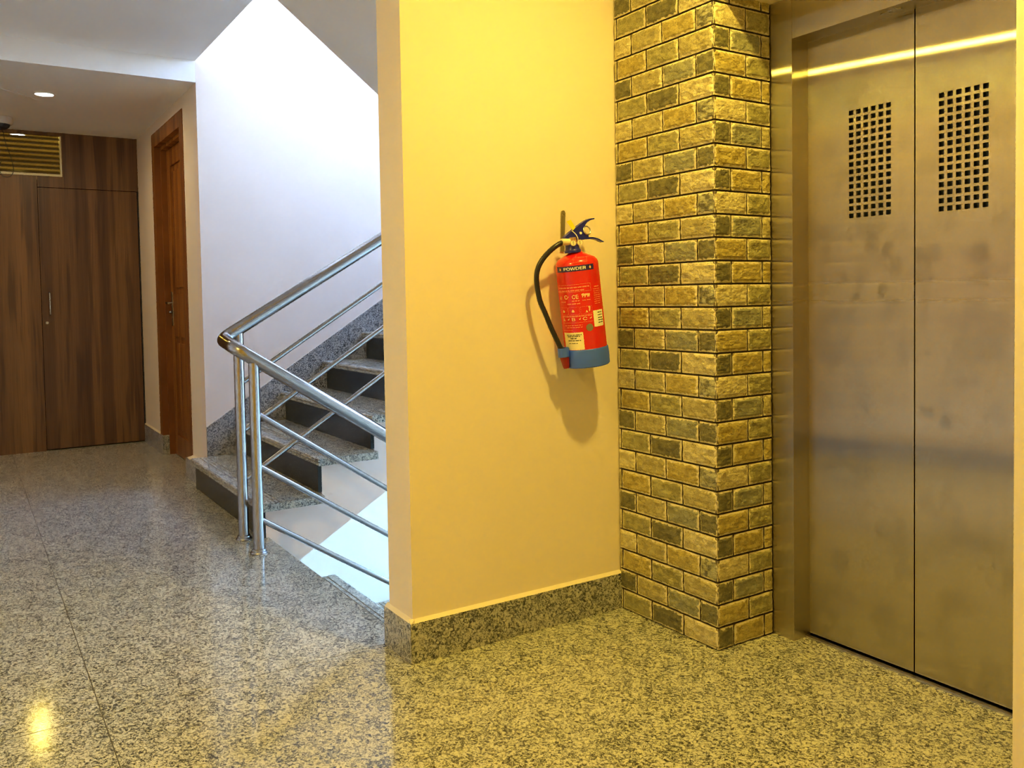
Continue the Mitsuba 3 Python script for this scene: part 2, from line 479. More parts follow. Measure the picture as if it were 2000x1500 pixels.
add('baseboard_corridor__panel_002', box(1.238, 1.285, 5.605, 6.03, 0, 0.128, 0.001), 'granite_side')
add('baseboard_corridor__plaster_bead', cat_(prism_xz([(1.274, 0.150), (1.286, 0.150), (1.286, 0.162)], 7.105, 7.775), prism_xz([(1.242, 0.1275), (1.286, 0.1275), (1.286, 0.140)], 5.61, 6.02)), 'plaster_bead')

# ceilings
struct('ceiling', 'flat painted ceiling of the lobby up to the stairwell')
add('ceiling', cat_(box(-1.1, 1.285, -1.3, 5.62, HC, 2.84), box(1.285, 2.5, -1.3, 2.46, HC, 2.84)), CEIL)
struct('ceiling_corridor', 'lower painted ceiling and beam over the corridor')
add('ceiling_corridor', cat_(box(-1.1, 1.285, 5.62, 7.81, LC, 2.84), box(1.285, 1.45, 5.72, 8.0, LC, 2.7)), CEIL)
struct('wall_shaft', 'painted walls of the space behind the wood front')
add('wall_shaft', cat_(box(-1.1, 1.6, 9.9, 10.0, -0.1, 2.8), box(1.285, 1.45, 8.0, 10.0, -0.1, 2.8), box(-1.1, 1.6, 7.81, 10.0, 2.69, 2.84)), 'paint_cream')

# landing wall with the stair windows (daylight), upper ceiling, lowest floor
struct('wall_landing', 'outer wall of the stair landings with windows')
wp = sg.Polygon([(2.60, -3.0), (5.75, -3.0), (5.75, 5.7), (2.60, 5.7)])
WIN = [(2.80, 5.45, 2.35, 4.9), (2.80, 5.45, -0.90, 1.28)]
for (a, b, c, d) in WIN: wp = wp.difference(sg.box(a, c, b, d))
add('wall_landing', prism_yz(wp, 4.62, 4.78), 'paint_white')
scene['pane'] = {'type': 'thindielectric', 'int_ior': 1.5}
scene['pane_tinted'] = {'type': 'thindielectric', 'int_ior': 1.5, 'specular_transmittance': rgb((0.62, 0.88, 0.92))}
for i, (a, b, c, d) in enumerate(WIN):
    k = struct(f'window_{i + 1}', 'stair landing window')
    ms = [box(4.68, 4.72, a, b, c, c + .04), box(4.68, 4.72, a, b, d - .04, d), box(4.68, 4.72, a, a + .04, c, d), box(4.68, 4.72, b - .04, b, c, d), box(4.68, 4.72, (a + b) / 2 - .02, (a + b) / 2 + .02, c, d)]
    add(k + '__frame', cat_(*ms), 'window_frame')
    g = trimesh.Trimesh([(4.70, a, c), (4.70, b, c), (4.70, b, d), (4.70, a, d)], [(0, 1, 2), (0, 2, 3)], process=False)
    add(k + '__pane', g, 'pane' if i == 0 else 'pane_tinted')
struct('ceiling_stair', 'ceiling at the head of the stairwell')
add('ceiling_stair', box(1.18, 4.78, 2.45, 5.75, 5.6, 5.75), CEIL)
struct('wall_upper', 'wall of the stairwell above the lobby ceiling')
add('wall_upper', box(1.10, 1.285, 2.5, 5.72, 2.84, 5.7), 'paint_white')
struct('wall_lower', 'wall of the stairwell under the lobby floor')
add('wall_lower', box(1.0, 1.18, 2.5, 5.72, -3.0, -0.16), 'paint_cream')
struct('floor_lower', 'stairwell floor one storey down')
add('floor_lower', box(1.0, 4.7, 2.5, 5.7, -3.05, -2.87), 'granite')

# ------------------------------------------------------------------ staircase going up
RI, RUN, X1, YS, YW = 0.19, 0.2945, 1.21, 4.20, 5.62


def tread_mesh(xn, xb, zt, y0, y1, th=0.038):
    """tread seen from the side: rounded double nosing, three anti-slip grooves; nose at xn, back at xb"""
    zb = zt - th
    pts = [(xb, zb), (xb, zt)]
    for g in (0.100, 0.078, 0.056):
        x = xn + g
        pts += [(x + 0.004, zt), (x + 0.003, zt - 0.0035), (x - 0.003, zt - 0.0035), (x - 0.004, zt)]
    pts += [(xn + 0.012, zt), (xn + 0.004, zt - 0.004), (xn, zt - 0.011), (xn + 0.001, zt - 0.017), (xn + 0.006, zt - 0.0195), (xn + 0.002, zt - 0.022), (xn + 0.002, zb + 0.004), (xn + 0.006, zb)]
    return prism_xz(pts, y0, y1)


k = tag('staircase', 'granite staircase with black risers climbing along the white wall', 'staircase')
prof = [(X1 + 0.02, -0.24)]
NS = 8
for s in range(NS):
    prof += [(X1 + RUN * s + 0.02, RI * (s + 1) - 0.04), (X1 + RUN * (s + 1) + 0.02, RI * (s + 1) - 0.04)]
prof[-1] = (X1 + RUN * NS - 0.27, RI * NS - 0.04)
prof += [(4.615, RI * NS - 0.04), (4.615, RI * NS - 0.20), (X1 + RUN * 7 + 0.35, RI * NS - 0.20)]
sof = lambda x: 0.005 + 0.59 * (x - 1.65)
prof += [(X1 + RUN * 7 + 0.1, sof(X1 + RUN * 7 + 0.1)), (X1 + 0.02, sof(X1 + 0.02))]
prof[0] = (X1 + 0.02, sof(X1 + 0.02) + 0.001)
add('staircase__stringer', prism_xz(prof, YS, YW - 0.001), 'paint_pink')
for s in range(NS):
    add(nk('staircase__riser'), box(X1 + RUN * s, X1 + RUN * s + 0.02, YS - 0.002, YW - 0.012, RI * s + (0.0 if s == 0 else 0.0), RI * (s + 1) - 0.038), 'granite_black')
    add(nk('staircase__tread'), tread_mesh(X1 + RUN * s - 0.032, X1 + RUN * (s + 1) + (0.0 if s < NS - 1 else 1.0), RI * (s + 1), YS - 0.10, YW - 0.012), 'granite')
top = lambda x: 0.369 + 0.648 * (x - 1.275)
for s in range(NS - 1):
    xa, xb = X1 + RUN * s + (0.076 if s == 0 else 0.0), X1 + RUN * (s + 1) - 0.0015
    z = RI * (s + 1) + 0.0005
    add(nk('staircase__skirting_panel'), prism_xz([(xa, z), (xb, z), (xb, top(xb)), (xa, top(xa))], YW - 0.012, YW), 'granite_side')

# staircase going down
k = tag('staircase_001', 'granite stair flight going down behind the lobby floor edge', 'staircase')
YD0, YD1 = 2.634, 4.02
for s in range(7):
    xn = 1.525 + RUN * s
    zt = -RI * (s + 1)
    m = tread_mesh(-xn, -(xn - RUN - 0.01), zt, -YD1, -YD0)     # built towards -x, then turned round
    m.vertices[:, 0] *= -1; m.vertices[:, 1] *= -1
    add(nk('staircase_001__tread'), m, 'granite')
    add(nk('staircase_001__riser'), box(xn - RUN - 0.03, xn - RUN - 0.012, YD0, YD1 - 0.02, zt, zt + RI - 0.038), 'granite_black')
prof = [(1.19, -0.165), (1.19, -0.45)]
for s in range(8): pass
prof += [(1.52 + RUN * 6 + 0.1, -0.45 - RI * 6 - 0.22), (4.615, -RI * 8 - 0.16), (4.615, -RI * 8), (1.52 + RUN * 6 - 0.03, -RI * 8)]
for s in range(6, -1, -1):
    prof += [(1.525 + RUN * s - 0.03, -RI * (s + 1) - 0.04), (1.525 + RUN * (s - 1) - 0.012, -RI * (s + 1) - 0.04)]
add('staircase_001__stringer', prism_xz(prof, YD0, YD1 - 0.02), 'paint_cream')
add('staircase_001__landing', box(1.52 + RUN * 6 - 0.03, 4.615, 2.633, YW - 0.001, -RI * 8 - 0.03, -RI * 8 + 0.002), 'granite')
add('staircase_001__landing_slab', box(1.52 + RUN * 6 + 0.2, 4.615, YD1, YW - 0.001, -RI * 8 - 0.18, -RI * 8 - 0.03), 'paint_cream')

# flight above: its grey soffit closes the view at the top
k = tag('staircase_002', 'underside of the upper stair flight sloping down from the ceiling edge', 'staircase')
s2 = lambda x: 2.625 - 0.765 * (x - 1.30)
add('staircase_002__soffit', prism_xz([(1.285, HC + 0.15), (1.285, s2(1.285)), (2.62, s2(2.62)), (2.62, s2(2.62) + 0.25)], 2.633, 4.07), CEIL)
for s in range(6):
    x = 1.30 + 0.255 * s
    z = HC + 0.15 - 0.195 * s
    add(nk('staircase_002__tread'), box(x, x + 0.29, 2.633, 4.09, z - 0.035, z), 'granite')

# ------------------------------------------------------------------ railing
k = tag('stair_railing', 'polished steel stair railing with tube rails turning at the foot of the stairs', 'railing')
YA, YB = 4.24, 3.963
za = lambda x: 1.016 + 0.594 * (x - 1.089)
zb = lambda x: 0.918 - 0.649 * (x - 1.115)
path = rounded([(3.1, YA, za(3.1)), (1.055, YA, za(1.055) - 0.004), (1.045, YB, 0.962), (3.1, YB, zb(3.1))], 0.060, 12)
dense = []
for a, b in zip(path[:-1], path[1:]):
    n = 3 if np.linalg.norm(b - a) > 0.2 else 1
    dense += [a + (b - a) * t for t in np.linspace(0, 1, n, endpoint=False)]
dense.append(path[-1])
add('stair_railing__handrail', tube(dense, 0.0315, 24), 'chrome', 40)
for nm, (x, y, z1) in zip(('post', 'post_001'), ((1.134, YA, za(1.134) - 0.012), (1.127, YB, zb(1.127) - 0.012))):
    add('stair_railing__' + nm, moved(trimesh.creation.cylinder(0.0245, z1, sections=32), x, y, z1 / 2), 'chrome', 40)
    fl = lathe([(0.0, 0.0), (0.039, 0.0), (0.040, 0.004), (0.036, 0.010), (0.032, 0.013), (0.0315, 0.020), (0.028, 0.023), (0.0, 0.023)], 32)
    add(f'stair_railing__{nm}__flange', moved(fl, x, y, 0.0), 'chrome_dull', 30)
    ring = lathe([(0.024, 0), (0.0265, 0.002), (0.0265, 0.010), (0.024, 0.012)], 32)
for x, z0 in ((2.45, RI * 5), (3.0, RI * 7)):
    add(nk('stair_railing__far_post'), moved(trimesh.creation.cylinder(0.0245, za(x) - z0, sections=24), x, YA, (za(x) + z0) / 2), 'chrome', 40)
    z1 = -RI * (1 + math.floor((x - 1.23) / RUN))
    add(nk('stair_railing__far_post'), moved(trimesh.creation.cylinder(0.0245, zb(x) - z1, sections=24), x, YB, (zb(x) + z1) / 2), 'chrome', 40)
for (xa, z_a, xb, z_b) in ((1.172, .792, 1.913, 1.261), (1.174, .556, 1.916, 1.029), (1.170, .309, 1.916, .780)):
    s = (z_b - z_a) / (xb - xa)
    x0, x1 = 1.134, 3.0
    add(nk('stair_railing__rail'), tube([(x0, YA, z_a + s * (x0 - xa)), (x1, YA, z_a + s * (x1 - xa))], 0.0128, 16), 'chrome', 40)
for (xa, z_a, xb, z_b) in ((1.154, .639, 1.787, .211), (1.155, .394, 1.787, -.025), (1.155, .145, 1.786, -.270)):
    s = (z_b - z_a) / (xb - xa)
    x0, x1 = 1.127, 3.0
    add(nk('stair_railing__rail'), tube([(x0, YB, z_a + s * (x0 - xa)), (x1, YB, z_a + s * (x1 - xa))], 0.0128, 16), 'chrome', 40)

# ------------------------------------------------------------------ lift doorway
k = tag('lift_doorway', 'brushed steel two-leaf lift doors in a steel frame between brick column and cream wall', 'elevator door')


def uvyz(m):
    return np.stack([m.vertices[:, 1], m.vertices[:, 2]], 1)


def uvxz(m):
    return np.stack([m.vertices[:, 0], m.vertices[:, 2]], 1)


FX, DX = 2.314, 2.395


def steel_box(key, x0, x1, y0, y1, z0, z1, mat='steel_frame', b=0.0024):
    m = box(x0, x1, y0, y1, z0, z1, b)
    m = trimesh.Trimesh(m.triangles.reshape(-1, 3), np.arange(len(m.faces) * 3).reshape(-1, 3), process=False)
    n = m.face_normals.repeat(3, 0)
    horiz = np.where(np.abs(n[:, 0]) >= np.abs(n[:, 1]), m.vertices[:, 1], m.vertices[:, 0])
    uv = np.stack([horiz, m.vertices[:, 2] + 0.001 * m.vertices[:, 0]], 1)
    flat = np.abs(n[:, 2]) > 0.7
    uv[flat] = np.stack([m.vertices[:, 0], m.vertices[:, 1]], 1)[flat]
    add(key, m, mat, False, uv=uv)


steel_box('lift_doorway__jamb', FX, DX + 0.02, 1.873, 1.9715, 0.0, 2.136)
steel_box('lift_doorway__jamb_001', FX, DX + 0.02, 1.003, 1.113, 0.0, 2.136)
steel_box('lift_doorway__lintel', FX + 0.001, DX + 0.02, 1.113, 1.873, 2.002, 2.136)
eye = sg.Point(0, 0).buffer(0.016).union(sg.box(-0.014, -0.013, 0.014, 0.013))
eye = sg.Polygon([(0.034 * math.cos(t) , 0.013 * math.sin(t)) for t in np.linspace(0, 2 * math.pi, 40, endpoint=False)])
plate = poly_extrude(eye.difference(sg.box(-0.006, -0.003, 0.006, 0.003)), 0.003)
v = plate.vertices.copy(); plate.vertices = np.stack([2.352 + v[:, 1], 1.542 + v[:, 0], 2.0025 - v[:, 2]], 1); plate.fix_normals()
add('lift_doorway__lintel__lock_plate', plate, 'chrome_dull')
labels['lift_doorway__lintel__lock_plate'] = {'label': 'small oval key lock plate'}


def leaf(key, y0, y1, gy0, gy1, gz0, gz1):
    p = sg.box(y0, 0.012, y1, 2.03)
    nc, nr = 6, 15
    py, pz = (gy1 - gy0) / (nc - 1 + 0.63), (gz1 - gz0) / (nr - 1 + 0.63)
    hs = []
    for c in range(nc):
        for r in range(nr):
            hs.append(sg.box(gy0 + c * py, gz0 + r * pz, gy0 + c * py + 0.63 * py, gz0 + r * pz + 0.63 * pz).buffer(-0.0012).buffer(0.0012, quad_segs=2))
    m = prism_yz(p.difference(unary_union(hs)), DX, DX + 0.0035)
    m = trimesh.Trimesh(m.triangles.reshape(-1, 3), np.arange(len(m.faces) * 3).reshape(-1, 3), process=False)
    uv = np.stack([m.vertices[:, 1] + 0.3 * m.vertices[:, 0], m.vertices[:, 2] + 0.2 * m.vertices[:, 0]], 1)
    add(key, m, 'steel_door', False, uv=uv)
    add(key + '__vision_glass', box(DX + 0.012, DX + 0.016, gy0 - 0.02, gy1 + 0.02, gz0 - 0.02, gz1 + 0.02), 'dark_glass')
    labels[key + '__vision_glass'] = {'label': 'dark glass behind the grid of square holes'}
    # folded edges of the leaf
    steel_box(key + '__edge', DX + 0.0035, DX + 0.03, y0, y0 + 0.002, 0.012, 2.03, 'steel_frame', 0.0003)
    steel_box(key + '__edge_001', DX + 0.0035, DX + 0.03, y1 - 0.002, y1, 0.012, 2.03, 'steel_frame', 0.0003)


leaf('lift_doorway__door_panel', 1.4955, 1.892, 1.571, 1.7175, 1.4055, 1.7455)
leaf('lift_doorway__door_panel_001', 1.094, 1.4915, 1.2765, 1.4195, 1.399, 1.7395)
add('lift_doorway__shaft_lining', box(2.44, 2.45, 1.0, 1.95, -0.1, 2.1), 'black_void')
add('lift_doorway__threshold', box(2.372, 2.45, 1.0, 1.90, -0.02, 0.006, 0.001), 'chrome_dull')

# ------------------------------------------------------------------ wood front at the end of the corridor
CYF = 7.78
k = tag('cupboard_front', 'dark walnut panelled wood front with a hinged door at the end of the corridor', 'cupboard')
add('cupboard_front__panel', box(-1.0, 0.5365, CYF, CYF + 0.03, 0.0, 2.205), 'wood_walnut')
add('cupboard_front__door', box(0.5405, 1.272, CYF, CYF + 0.03, 0.012, 2.112, 0.001), 'wood_walnut')
add('cupboard_front__panel_001', box(0.5405, 1.285, CYF, CYF + 0.03, 2.117, 2.205), 'wood_walnut')
add('cupboard_front__panel_002', box(0.719, 1.285, CYF, CYF + 0.03, 2.205, LC + 0.001), 'wood_walnut')
add('cupboard_front__panel_003', box(-1.0, 0.10, CYF, CYF + 0.03, 2.205, LC + 0.001), 'wood_walnut')
add('cupboard_front__edge_strip', box(1.2745, 1.285, CYF - 0.002, CYF + 0.03, 0.0, 2.117), 'wood_gap')
add('cupboard_front__backing', box(0.45, 1.285, CYF + 0.0301, CYF + 0.036, 0.0, 2.18), 'wood_gap')
hd = tube(rounded([(0.596, CYF, 1.275), (0.596, CYF - 0.032, 1.275), (0.597, CYF - 0.032, 1.095), (0.597, CYF, 1.095)], 0.014, 6), 0.0065, 12)
add('cupboard_front__door__handle', hd, 'chrome_dull', 40)
labels['cupboard_front__door__handle'] = {'label': 'slim metal pull handle'}
lk = trimesh.creation.cylinder(0.011, 0.012, sections=20); lk.apply_transform(trimesh.transformations.rotation_matrix(math.pi / 2, (1, 0, 0))); lk.apply_translation((0.573, CYF - 0.004, 1.032))
add('cupboard_front__door__lock', lk, 'chrome_dull', 40)

add('cupboard_front__top_rail', box(0.10, 0.719, CYF, CYF + 0.03, 2.528, LC + 0.001), 'wood_walnut')
k = tag('louvre_vent', 'glossy louvred vent lit from behind, set high in the dark wood front', 'vent')
VX0, VX1, VZ0, VZ1 = 0.10, 0.719, 2.205, 2.528
add('louvre_vent__frame', cat_(box(VX0, VX1, CYF - 0.006, CYF + 0.05, VZ0, VZ0 + 0.016), box(VX1 - 0.012, VX1, CYF - 0.004, CYF + 0.05, VZ0, VZ1), box(VX0, VX0 + 0.012, CYF - 0.004, CYF + 0.05, VZ0, VZ1)), 'cream_plastic')
scene['louvre'] = {'type': 'twosided', 'bsdf': {'type': 'principled', 'base_color': rgb((0.07, 0.045, 0.022)), 'roughness': 0.12, 'metallic': 0.0, 'specular': 0.6}}
for s in range(8):
    zc = VZ0 + 0.033 + s * 0.0385
    sl = box(VX0 + 0.012, VX1 - 0.014, -0.030, 0.030, -0.0025, 0.0025, 0.0008)
    sl.apply_transform(trimesh.transformations.rotation_matrix(math.radians(24), (1, 0, 0)))
    sl.apply_translation((0, CYF + 0.022, zc))
    add(nk('louvre_vent__slat'), sl, 'louvre')

# ------------------------------------------------------------------ wooden door in the corridor wall
k = struct('door_1', 'reddish teak door in a stepped wooden frame on the corridor wall')
DY0, DY1, DZ = 6.02, 7.107, 2.472
fr = sg.box(DY0, 0.0, DY1, DZ).difference(sg.box(DY0 + 0.10, -1, DY1 - 0.10, DZ - 0.105))
add('door_1__frame', prism_yz(fr, 1.279, 1.40), 'wood_teak')
st = sg.box(DY0 + 0.10, 0.0, DY1 - 0.10, DZ - 0.105).difference(sg.box(DY0 + 0.122, -1, DY1 - 0.122, DZ - 0.13))
add('door_1__stop', prism_yz(st, 1.322, 1.40), 'wood_teak')
ly0, ly1, lz1 = DY0 + 0.125, DY1 - 0.125, DZ - 0.133
lf = sg.box(ly0, 0.006, ly1, lz1)
pan = [(ly0 + 0.11, ly1 - 0.11, 0.16, 0.92), (ly0 + 0.11, ly1 - 0.11, 1.24, lz1 - 0.13)]
for (a, b, c, d) in pan: lf = lf.difference(sg.box(a, c, b, d))
add('door_1__leaf', prism_yz(lf, 1.362, 1.40), 'wood_teak')
for (a, b, c, d) in pan:
    m = cat_(box(1.376, 1.395, a, b, c, d), box(1.366, 1.39, a + 0.05, b - 0.05, c + 0.05, d - 0.05, 0.008))
    add(nk('door_1__leaf__raised_panel'), m, 'wood_teak')
add('door_1__leaf__lock_plate', box(1.3575, 1.362, ly1 - 0.075, ly1 - 0.035, 1.00, 1.26, 0.001), 'chrome_dull')
lv = tube(rounded([(1.36, ly1 - 0.055, 1.175), (1.315, ly1 - 0.055, 1.175), (1.312, ly1 - 0.175, 1.172)], 0.02, 6), 0.008, 12)
kb = moved(trimesh.creation.icosphere(2, 0.012), 1.345, ly1 - 0.055, 1.105)
add('door_1__leaf__handle', cat_(lv, kb), 'chrome_dull', 40)

# ------------------------------------------------------------------ lamps
def downlight(key, x, y, zc, k, label, col=None, r=0.052):
    tag(key, label, 'ceiling light', 'round LED downlights')
    tr = lathe([(r, -0.001), (r + 0.004, -0.007), (r + 0.014, -0.005), (r + 0.017, 0.0)], 40)
    add(key + '__trim', moved(tr, x, y, zc), 'white_plastic', 30)
    d = moved(disc(r, -0.003, 40), x, y, zc)
    scene[key + '__diffuser'] = ply(d, 'lamp_glass', False, emitter=emitter(col or WARM, k))


downlight('downlight', 0.503, 6.385, LC, LAMP_CORR, 'round LED downlight glowing in the low corridor ceiling', WARM2)
downlight('downlight_001', 1.56, 1.35, HC, LAMP_NEAR, 'round LED downlight in the lobby ceiling in front of the lift')
downlight('downlight_002', -0.86, 1.66, HC, LAMP_HALL, 'round LED downlight in the left part of the lobby ceiling')
downlight('downlight_003', 0.47, 8.75, 2.69, LAMP_SHAFT, 'round LED downlight shining through the louvred vent')

k = tag('dome_camera', 'white dome security camera under the corridor ceiling in front of the vent', 'security camera')
cx, cy_ = 0.285, 7.30
add('dome_camera__housing', moved(lathe([(0.0, 0.0), (0.070, 0.0), (0.078, -0.006), (0.080, -0.050), (0.074, -0.056), (0.0, -0.056)], 40), cx, cy_, LC), 'white_plastic', 35)
dm = [(0.062 * math.cos(t), -0.056 - 0.040 * math.sin(t)) for t in np.linspace(0, math.pi / 2, 9)]
dm[-1] = (0.0, dm[-1][1])
add('dome_camera__dome', moved(lathe(dm, 40), cx, cy_, LC), 'black_plastic', True)
cb = spline([(0.30, CYF - 0.012, 2.30), (0.285, CYF - 0.02, 2.235), (0.315, CYF - 0.02, 2.180), (0.355, CYF - 0.018, 2.185), (0.378, CYF - 0.012, 2.225), (0.372, CYF - 0.02, 2.30), (0.33, CYF - 0.03, 2.45), (0.30, cy_ + 0.12, LC - 0.006), (0.29, cy_ + 0.07, LC - 0.01)], 40)
add('dome_camera__cable', tube(cb, 0.0020, 8), 'black_plastic', 40)
k = tag('ceiling_cable', 'thin pale cable run across the low corridor ceiling to the light', 'cable')
add('ceiling_cable', tube([(-0.20, 5.95, LC - 0.004), (0.253, 6.345, LC - 0.004), (0.40, 6.49, LC - 0.004), (0.47, 6.58, LC - 0.004)], 0.005, 8), 'white_plastic', 40)

# ------------------------------------------------------------------ fire extinguisher on its wall bracket
tag('wall_bracket', 'flat metal hanging strip screwed to the cream wall above the extinguisher', 'bracket')
hole = sg.Polygon([(1.789, 1.33), (1.8055, 1.33), (1.812, 1.468), (1.8085, 1.474), (1.803, 1.4765), (1.797, 1.474), (1.794, 1.468)]).difference(sg.Point(1.8025, 1.461).buffer(0.0038))
add('wall_bracket', prism_xz(hole, 2.451, 2.4555), 'zinc')

ORG = np.array([1.841, 2.372, 0.930])
AX = np.array([-0.046, 0, 0.39]); AX /= np.linalg.norm(AX)
ROT = np.eye(4); ROT[:3, 0] = (AX[2], 0, -AX[0]); ROT[:3, 1] = (0, 1, 0); ROT[:3, 2] = AX; ROT[:3, 3] = ORG   # local: u right, y into the wall, v up the axis
FE = 'fire_extinguisher'
tag(FE, 'red powder fire extinguisher hanging tilted on the cream wall', 'fire extinguisher')


def fe(part, m, mat, smooth=False, label=None):
    m = m.copy(); m.apply_transform(ROT)
    key = nk(FE + '__' + part)
    add(key, m, mat, smooth)
    if label: labels[key] = {'label': label}
    return key


RB = 0.0745
prof = [(0.0, 0.012), (RB, 0.012), (RB, 0.352)] + [(RB - 0.030 + 0.030 * math.cos(t), 0.352 + 0.030 * math.sin(t)) for t in np.linspace(0.15, math.pi / 2 - 0.35, 8)] + [(0.030, 0.392), (0.022, 0.398), (0.020, 0.405), (0.0, 0.405)]
fe('cylinder', lathe(prof, 72), 'red_enamel', 35)
fe('base_ring', lathe([(0.0, 0.0), (0.074, 0.0), (0.0785, 0.004), (0.0795, 0.030), (0.0785, 0.060), (0.0755, 0.064), (RB - 0.002, 0.064)], 72), 'blue_plastic', 35, 'blue plastic skirt round the foot')
fe('neck', moved(lathe([(0.0, 0.395), (0.029, 0.397), (0.029, 0.404), (0.0255, 0.408), (0.0235, 0.424), (0.0, 0.426)], 32), -0.012), 'navy_paint', 35)


def plate_uv(pts, th, y=0.0):
    p = sg.Polygon(pts).buffer(0.0008).buffer(-0.0004)
    m = poly_extrude(p, th)
    v = m.vertices.copy()
    m.vertices = np.stack([v[:, 0], y - th / 2 + v[:, 2], v[:, 1]], 1)
    m.fix_normals()
    return m


lever = [(-.0421, .4541), (-.0184, .4674), (.0094, .4812), (.034, .4934), (.0552, .502), (.0718, .5061), (.092, .5067), (.0916, .5037), (.0732, .5009), (.0594, .4954), (.0495, .4876), (.0454, .479), (.0399, .4665), (.0487, .4554), (.0581, .4503), (.0572, .4423), (.0112, .4448), (.0031, .4356), (-.0059, .4448), (-.0349, .4472), (-.0425, .4511)]
fe('lever', plate_uv(lever, 0.016), 'navy_paint', False, 'dark blue squeeze lever')
hb = [(.0111, .4438), (.0433, .444), (.0772, .441), (.0976, .4346), (.1212, .4217), (.12, .4198), (.0961, .4307), (.0766, .436), (.0425, .437), (.0133, .4374)]
fe('carry_handle', plate_uv(hb, 0.020), 'navy_paint')
fe('valve', cat_(moved(trimesh.creation.cylinder(0.017, 0.030, sections=28), -0.010, 0, 0.434), plate_uv([(-.040, .430), (-.008, .430), (-.008, .443), (-.036, .446)], 0.018)), 'brass', 40)
rp = tube([(0.0521 + 0.0145 * math.cos(t), -0.010 + 0.004 * math.sin(t), 0.4671 + 0.0145 * math.sin(t)) for t in np.linspace(0, 2 * math.pi, 33)], 0.0022, 8, False)
fe('pin_ring', rp, 'chrome_dull', 40)
rv = trimesh.creation.cylinder(0.0046, 0.020, sections=20); rv.apply_transform(trimesh.transformations.rotation_matrix(math.pi / 2, (1, 0, 0)))
fe('rivet', moved(rv, 0.0241, -0.001, 0.4603), 'print_white', 40)


def yaw(m, deg, u, v):
    m = m.copy(); m.apply_transform(trimesh.transformations.rotation_matrix(math.radians(deg), (0, 0, 1))); m.apply_translation((u, 0, v)); return m


for (u, dy, v, dg) in ((-0.0235, -0.024, 0.4295, -35), (0.0035, -0.0255, 0.4285, -30)):
    g = trimesh.creation.cylinder(0.0105, 0.010, sections=28); g.apply_transform(trimesh.transformations.rotation_matrix(math.pi / 2, (1, 0, 0)))
    gk = fe('gauge', moved(yaw(g, dg, u, v), 0, dy, 0), 'brass', 40)
    fc = trimesh.creation.cylinder(0.0088, 0.0008, sections=28); fc.apply_transform(trimesh.transformations.rotation_matrix(math.pi / 2, (1, 0, 0))); fc.apply_translation((0, -0.0055, 0))
    m = moved(yaw(fc, dg, u, v), 0, dy, 0); m.apply_transform(ROT); add(gk + '__dial', m, 'cream_plastic', 40)
    nd = box(-0.0008, 0.0008, -0.0066, -0.0060, -0.006, 0.006); m = moved(yaw(nd, dg, u, v), 0, dy, 0); m.apply_transform(ROT); add(gk + '__needle', m, 'print_black')
fe('seal_tag', plate_uv([(-.0341, .5045), (-.0164, .5094), (-.0006, .4814), (-.0117, .4726)], 0.0016, -0.014), 'seal_yellow', False, 'yellow plastic seal tag')
fe('seal_cord', tube(spline([(-.0165, -.013, .472), (-.0034, -.017, .4576), (.001, -.020, .4439), (.0011, -.018, .4330)], 14), 0.0016, 8), 'cord_white', 40)
fe('ferrule', tube([(-.0652, -0.012, .4372), (-.030, -0.008, .4350)], 0.0115, 20), 'cream_plastic', 40)
hose = [(-.045, -.010, .436), (-.0655, -.012, .434), (-.0871, -.010, .4262), (-.1092, -.004, .4126), (-.1342, .006, .3896), (-.1514, .014, .3646), (-.1605, .020, .3324), (-.1615, .022, .3042), (-.1594, .022, .2705), (-.1551, .020, .2388), (-.1481, .016, .2128), (-.1334, .010, .1577), (-.1173, .006, .1103), (-.1043, .004, .0755), (-.098, .004, .060)]
fe('hose', tube(spline(hose, 60), 0.0090, 18), 'rubber', 40, 'black rubber discharge hose')
nz = tube([(-.0985, .004, .058), (-.0935, .004, .046), (-.0900, .004, .010), (-.0895, .004, .004)], [0.0165, 0.0165, 0.0115, 0.0100], 22)
fe('nozzle', nz, 'nozzle_red', 35, 'dark red nozzle end of the hose')
cl = lathe([(0.0165, -0.015), (0.0195, -0.015), (0.0195, 0.016), (0.0165, 0.016)], 28); cl.apply_translation((-.0955, .004, .060))
fe('hose_clip', cat_(cl, box(-.086, -.066, -.004, .012, .046, .075)), 'blue_plastic', 35)

# print and stickers, bent round the cylinder. s = arc position in degrees, 0 faces the viewer, left negative
FACE0 = -37.0


def bend(m, r):
    """x (metres of arc, about the facing line), y up, z out"""
    if np.ptp(m.vertices[m.faces][:, :, 0], axis=1).max() > 0.0045:
        m = m.subdivide_to_size(0.0045)
    v = m.vertices
    th = v[:, 0] / RB + math.radians(FACE0)
    rr = r + v[:, 2]
    m = m.copy(); m.vertices = np.stack([rr * np.sin(th), -rr * np.cos(th), v[:, 1]], 1)
    return m


def arc(deg): return math.radians(deg) * RB


def patch(d0, d1, v0, v1, th=0.0005, n=14, slant=0.0):
    x = np.linspace(arc(d0), arc(d1), n + 1)
    ms = []
    V, F = [], []
    for i, xx in enumerate(x):
        V += [(xx, v0, th), (xx, v1, th), (xx, v0, 0), (xx, v1, 0)]
    for i in range(n):
        a, b = 4 * i, 4 * i + 4
        F += [[a, b, b + 1], [a, b + 1, a + 1], [a + 1, b + 1, b + 3], [a + 1, b + 3, a + 3], [a, a + 2, b + 2], [a, b + 2, b]]
    F += [[0, 1, 3], [0, 3, 2], [4 * n, 4 * n + 2, 4 * n + 3], [4 * n, 4 * n + 3, 4 * n + 1]]
    return trimesh.Trimesh(V, F, process=False)


def pr(part, ms, mat, off=0.0, label=None):
    return fe(part, bend(cat_(*ms) if isinstance(ms, list) else ms, RB + 0.0002 + off), mat, False, label)


